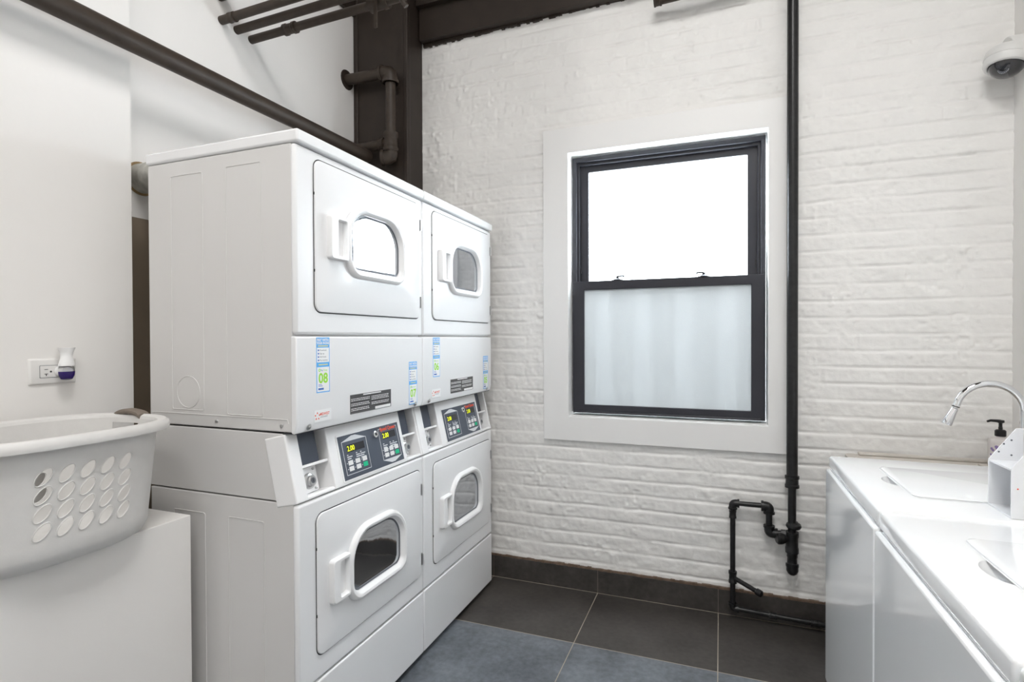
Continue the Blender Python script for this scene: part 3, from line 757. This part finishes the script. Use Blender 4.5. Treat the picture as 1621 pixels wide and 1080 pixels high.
# side branch of the same piping
xa, xb, ya, zt, zm = 1.938, 2.086, -.050, .525, .408
rr = .0112
tubeo('branch_top_run', [(xa, ya, zt), (xb, ya, zt+.001)], rr*.95, 'black_iron', r)
elbow('elbow', (xa, ya, zt), (1, 0, 0), (0, 0, -1), .0135, 'black_iron', r)
elbow('elbow', (xb, ya, zt), (-1, 0, 0), (0, 0, -1), .0165, 'black_iron', r, .032)
tubeo('branch_drop', [(xb, ya, zt), (xb, ya, zm)], .0135, 'black_iron', r)
elbow('elbow', (xb, ya, zm), (0, 0, 1), (1, 0, 0), .0165, 'black_iron', r, .034)
tubeo('branch_link', [(xb, ya, zm), (X0-.018, ya, zm+.008)], .0115, 'black_iron', r)
b = BM(); lathe(b, [(.017, 0), (.017, .018)], axis((xb+.048, ya, zm+.004), (1, 0, .05)), 6); obj('union_nut', b, 'black_iron', r, sm=False)
tubeo('branch_vertical', [(xa, ya, zt), (xa, ya, .055)], rr, 'black_iron', r)
coupling('coupling', (xa, ya, .492), (xa, ya, .458), .0135, 'black_iron', r, .002)
coupling('tee', (xa, ya, .218), (xa, ya, .165), .0145, 'black_iron', r, .003)
tubeo('stub_pipe', [(xa, ya, .190), (2.040, -.115, .166)], .0100, 'black_iron', r)
b = BM(); lathe(b, [(.010, -.006), (.014, -.004), (.015, .010), (.014, .018), (.009, .022), (.001, .023)], axis((2.036, -.113, .167), Vector((.102, -.065, -.024))), 18); obj('stub_cap', b, 'black_iron', r)
elbow('elbow', (xa, ya, .050), (0, 0, 1), (1, 0, 0), .0125, 'black_iron', r)
tubeo('floor_run', [(xa, ya, .050), (2.36, ya, .038)], rr, 'black_iron', r)
coupling('coupling', (2.085, ya, .0455), (2.118, ya, .0445), .0125, 'black_iron', r, .003)
coupling('coupling', (2.247, ya, .041), (2.284, ya, .040), .0125, 'black_iron', r, .003)
# capped stub pipe high on the brick wall
r = pipe_thing('capped_pipe', 'short black capped pipe on the brick wall at the top of the photo')
tubeo('stub', [(1.612, -.082, 2.825), (2.02, -.082, 2.838), (2.02, -.082, ZC)], .024, 'brown_pipe', r, .06)
coupling('cap', (1.598, -.082, 2.825), (1.632, -.082, 2.826), .026, 'brown_pipe', r, .003)
# long sprinkler main along the left wall
r = pipe_thing('overhead_pipe', 'long dark brown pipe running past the left wall above the nearest dryer')
tubeo('main_run', [(.15, -5.1, 2.155), (.15, -.265, 2.228)], .0325, 'brown_pipe', r, n=28)
for y in (-4.6, -2.6):
    b = BM(); cyl(b, (.15, y, 2.17), (.15, y, ZC), .006, n=10); obj('hanger_rod', b, 'brown_pipe', r)
# wall loop in the corner
r = pipe_thing('corner_pipe', 'dark brown pipe loop leaving the wall and dropping in front of the column')
xv, yv = .275, -.235
elbow('elbow', (xv, yv, 2.66), (-1, 0, 0), (0, 0, -1), .030, 'brown_pipe', r, .058)
tubeo('top_run', [(0.0, yv, 2.668), (xv, yv, 2.66)], .028, 'brown_pipe', r)
tubeo('drop', [(xv, yv, 2.66), (xv, yv, 2.20)], .0275, 'brown_pipe', r)
coupling('tee', (xv, yv, 2.345), (xv, yv, 2.245), .034, 'brown_pipe', r, .005)
tubeo('side_run', [(xv, yv, 2.290), (0.0, yv, 2.288)], .0265, 'brown_pipe', r)
coupling('side_collar', (xv-.035, yv, 2.29), (xv-.066, yv, 2.29), .030, 'brown_pipe', r, .004)
elbow('lower_elbow', (xv, yv, 2.215), (0, 0, 1), (-.9, -.35, 0), .029, 'brown_pipe', r, .05)
b = BM(); lathe(b, [(.036, 0), (.052, .0), (.050, .004), (.036, .004)], axis((0, yv, 2.668), (1, 0, 0)), 18); obj('wall_hole', b, 'brown', r)
# four parallel pipes high up
for i, (y, z, rad, lab, x1) in enumerate(((-.880, 2.555, .0165, 'dark brown overhead pipe with a coupling, lowest of the four', .80), (-.955, 2.557, .0165, 'dark brown overhead pipe, second lowest of the four', 1.30),
                               (-1.030, 2.557, .0165, 'dark brown overhead pipe, third lowest of the four', 1.30), (-1.040, 2.655, .024, 'dark brown overhead pipe, highest of the four, cut off by the photo edge', 1.30))):
    r = pipe_thing('ceiling_pipe', lab, 'pipe', 'parallel brown pipes at the upper left')
    tubeo('pipe_run', [(0, y, z), (x1, y, z+.02*x1), (x1, y, ZC)], rad, 'brown_pipe', r, .05)
    if i == 0:
        coupling('coupling', (.185, y, z+.004), (.245, y, z+.005), .019, 'brown_pipe', r, .004)
        coupling('valve_body', (.61, y, z+.012), (.69, y, z+.014), .024, 'brown_pipe', r, .004)
        b = BM(); box(b, -.007, .007, -.003, .003, -.11, 0, axis((.655, y-.03, z+.012), (0, 0, 1))); cyl(b, (.655, y, z+.012), (.655, y-.036, z+.012), .008, n=12); obj('valve_lever', b, 'brown_pipe', r)
    if i == 2:
        coupling('coupling', (.045, y, z), (.075, y, z), .0175, 'brown_pipe', r, .002)
    if i in (1,):
        b = BM(); tube(b, [(.76, y, z+.01), (.80, y+.03, z-.06)], .010, 12); obj('drain_stub', b, 'brown_pipe', r)

# dryer vent duct in the gap
r = thing('vent_duct', 'worn grey vent duct coming out of the wall behind the nearest dryer', 'duct', (0, -1.362, 1.828))
b = BM(); lathe(b, [(.050, 0), (.0505, .05), (.051, .052), (.0505, .056), (.050, .13)], axis((0, 0, 0), (1, 0, 0)), 40); tube(b, [(.05, 0, 0), (.13, 0, 0), (.135, 0, -.12), (.135, 0, -.6)], .048, 28, .05); obj('duct_pipe', b, 'duct', r)
b = BM(); lathe(b, [(.050, 0), (.058, 0), (.0575, .002), (.050, .002)], axis((0, 0, 0), (1, 0, 0)), 40, False, False); obj('duct_cutout', b, 'cutout', r)

# ------------------------------------------------------------ laundry basket
r = thing('laundry_basket', 'white plastic laundry basket with oval holes on the low white ledge', 'basket', (0, 0, 0))
CX, CY, ZB, ZR = .336, -1.857, .7565, 1.0426
def SE(a, bb, z, n=64, p=2.75, cx=CX):
    out = []
    for i in range(n):
        t = 2*math.pi*i/n; c, s = math.cos(t), math.sin(t)
        out.append(Vector((cx+a*math.copysign(abs(c)**(2/p), c), CY+bb*math.copysign(abs(s)**(2/p), s), z)))
    return out
A0, B0, A1, B1 = .166, .214, .186, .243
# wall as a height field; holes are cut in the long sides
def wall_pt(side, y, z, inset=0.):
    s = (z-ZB)/(ZR-ZB); a = A0+(A1-A0)*s-inset; bb = B0+(B1-B0)*s-inset; p = 2.75
    q = max(0, 1-abs((y-CY)/bb)**p)
    return CX+side*a*q**(1/p)
b = BM()
rings = [(A0-.05, B0-.05, ZB), (A0-.022, B0-.022, ZB+.001), (A0-.006, B0-.008, ZB+.012), (A0+.004, B0+.004, ZB+.035)]
for z in np.linspace(ZB+.06, ZR, 9): s = (z-ZB)/(ZR-ZB); rings.append((A0+(A1-A0)*s, B0+(B1-B0)*s, float(z)))
loops = [SE(a, bb, z, 96) for a, bb, z in rings]
loft(b, loops, True, False)
body = obj('basket_body', b, 'basket', r)
so = body.modifiers.new('thick', 'SOLIDIFY'); so.thickness = .0028; so.offset = -1
# cutters
c_b = BM(); rims = []
for side in (1, -1):
    for row in range(4):
        for colm in range(5):
            y = -1.942+.0435*colm; z = .848+.0403*row
            pts = []
            for k in range(20):
                t = 2*math.pi*k/20; u = .0222*math.cos(t); v = .0132*math.sin(t); an = math.radians(50)
                pts.append((y+u*math.cos(an)-v*math.sin(an)*.85, z+u*math.sin(an)+v*math.cos(an)))
            x = wall_pt(side, y, z)
            prism(c_b, pts, x-.03, x+.03, lambda u, v, d: (d, u, v))
            rims.append((side, pts))
cut = obj('cutter', c_b, None, r)
md = body.modifiers.new('holes', 'BOOLEAN'); md.object = cut; md.operation = 'DIFFERENCE'; md.solver = 'EXACT'
# handle openings at both ends
h_b = BM()
for sgn in (1, -1):
    box(h_b, CX-.085, CX+.005, CY+sgn*.25-.05, CY+sgn*.25+.05, ZR-.036, ZR-.012)
cut2 = obj('cutter', h_b, None, r)
md = body.modifiers.new('grips', 'BOOLEAN'); md.object = cut2; md.operation = 'DIFFERENCE'; md.solver = 'EXACT'
dg = bpy.context.evaluated_depsgraph_get(); dg.update()
me = bpy.data.meshes.new_from_object(body.evaluated_get(dg)); body.modifiers.clear(); body.data = me; smooth(me, 40)
bpy.data.objects.remove(cut); bpy.data.objects.remove(cut2)
for sd in (1, -1):
    b = BM()
    for side, pts in rims:
        if side != sd: continue
        q = [Vector((wall_pt(side, u, v)+side*.0006, u, v)) for u, v in pts]; q.append(q[0])
        tube(b, q, .0012, 6)
    obj('hole_rim', b, 'basket', r)
# rolled rim, dipping at the two end grips
b = BM(); prof = [(-.003, -.004), (.000, .004), (.010, .009), (.018, .008), (.024, .002), (.0265, -.008), (.025, -.016), (.0225, -.016), (.022, -.007), (.016, -.001), (.006, -.002)]
loops = []
for g, dz in prof: loops.append(SE(A1+g, B1+g, ZR+dz+.004, 96))
loops.append(loops[0]); loft(b, loops)
rim = obj('rim', b, 'basket', r)
for sgn in (1, -1):
    b = BM(); pts = []
    for k in range(11):
        t = k/10; x = CX-.095+.105*t; pts.append((x, CY+sgn*(B1+.010), ZR+.006+.012*math.sin(math.pi*t)**.6))
    for a_, b_ in zip(pts, pts[1:]):
        pass
    sec = [(-.017, .0), (-.016, .005), (-.008, .008), (.008, .008), (.016, .005), (.0178, 0), (.014, -.006), (-.014, -.006)]
    loft(b, [[(p[0], p[1]+u, p[2]+v) for u, v in sec] for p in pts], True, True)
    obj('grip', b, 'taupe', r)

# ------------------------------------------------------------ outlet and air freshener
r = thing('wall_outlet', 'white horizontal wall outlet plate left of the dryers', 'outlet', (.08, -1.685, 1.177))
b = BM(); loft(b, [[fx(u, v, d) for u, v in rrect(.060-g, .037-g, .003, 3)] for g, d in ((0, 0), (0, .0015), (.0035, .006), (.005, .0065))], True, True); obj('cover_plate', b, 'outlet', r)
b = BM(); loft(b, [[fx(u, v, d) for u, v in rrect(.034+g, .0170+g, .002, 3)] for g, d in ((.001, .0064), (.001, .0069), (0, .0069))], False, False); obj('receptacle_gap', b, 'seal', r)
b = BM(); prism(b, rrect(.033, .0163, .002, 3), .006, .0078, fx); obj('receptacle', b, 'outlet', r)
b = BM()
for s in (-.019, .018):
    rect(b, s-.0045, s+.0045, .0055, .0070, fx, .0078, .0080); rect(b, s-.0045, s+.0045, -.0075, -.0058, fx, .0078, .0080); rect(b, s-.001, s+.001, -.0125, -.0058, fx, .0078, .0080)
    lathe(b, [(.0027, 0), (.0027, .0002)], axis((.0078, s+.0115, -.0005), (1, 0, 0)), 12)
obj('socket_slot', b, 'keyhole', r, sm=False)
for s in (-.048, .048):
    b = BM(); lathe(b, [(.0032, 0), (.0025, .001)], axis((.0062, s, 0), (1, 0, 0)), 12); obj('screw', b, 'outlet', r)
r = thing('air_freshener', 'white plug-in air freshener with purple oil in the wall outlet', 'air freshener', (.112, -1.666, 1.152))
def fr(z, a, c, off=0, n=32, tilt=0): return [(off+c*math.cos(2*math.pi*i/n), a*math.sin(2*math.pi*i/n), z+tilt*math.sin(2*math.pi*i/n)) for i in range(n)]
b = BM(); loft(b, [fr(.040, .0205, .015), fr(.043, .0210, .0155), fr(.052, .0185, .014), fr(.064, .0148, .0115), fr(.073, .0152, .0115), fr(.080, .0172, .0125)], True, False); 
loft(b, [fr(.0735, .0150, .0115, 0, 32, -.003), fr(.082, .0178, .013), fr(.093, .0228, .0150), fr(.0925, .0212, .0135), fr(.083, .016, .012), fr(.075, .010, .008)], False, True)
obj('warmer_body', b, 'plastic', r)
b = BM(); loft(b, [fr(.0, .010, .009), fr(.002, .0140, .012), fr(.012, .0192, .0155), fr(.022, .0205, .0165), fr(.034, .0200, .016), fr(.040, .018, .014)], True, True); obj('glass_bottle', b, 'clear', r)
b = BM(); loft(b, [fr(.003, .011, .0095), fr(.006, .0145, .0125), fr(.012, .0180, .0145), fr(.022, .0193, .0155), fr(.024, .0192, .0154)], True, True); obj('fragrance_oil', b, 'purple', r)
b = BM(); lathe(b, [(.016, 0), (.016, .022), (.012, .03)], axis((-.024, -.002, .025), (1, 0, 0)), 24); obj('plug', b, 'plastic', r)

# ------------------------------------------------------------ security camera
r = thing('security_camera', 'white dome security camera high on the wall at the right edge', 'camera', (2.884, -.105, 2.275))
tilt = Matrix.Scale(.87, 4) @ Matrix.Rotation(math.radians(10), 4, 'Y') @ Matrix.Rotation(math.radians(-6), 4, 'X')
b = BM(); lathe(b, [(.030, .085), (.066, .080), (.078, .068), (.082, .050), (.082, .036), (.080, .034), (.080, .012), (.076, .003), (.070, .000), (.064, .001), (.062, .012), (.060, .02)], tilt, 48); obj('housing', b, 'camera_shell', r)
b = BM(); lathe(b, [(.062, .006), (.058, -.010), (.046, -.026), (.030, -.036), (.012, -.041), (.001, -.042)], tilt, 40, True, True); obj('dome_cover', b, 'dome', r)
b = BM(); m = tilt @ axis((-.018, -.030, -.022), (-.4, -.7, -.6)); lathe(b, [(.020, -.01), (.020, .006), (.016, .008), (.010, .006), (.001, .005)], m, 28); obj('lens', b, 'seal', r)
b = BM()
for k in range(20):
    a = 2*math.pi*k/20; lathe(b, [(.0013, 0), (.001, .0008)], m @ Matrix.Translation((.018*math.cos(a), .018*math.sin(a), .0065)), 6)
obj('infrared_led', b, 'white_ink', r)
b = BM(); cyl(b, (.0, 0, .05), (.066, 0, .055), .060, n=36); obj('wall_mount', b, 'camera_shell', r, bevel=.004)
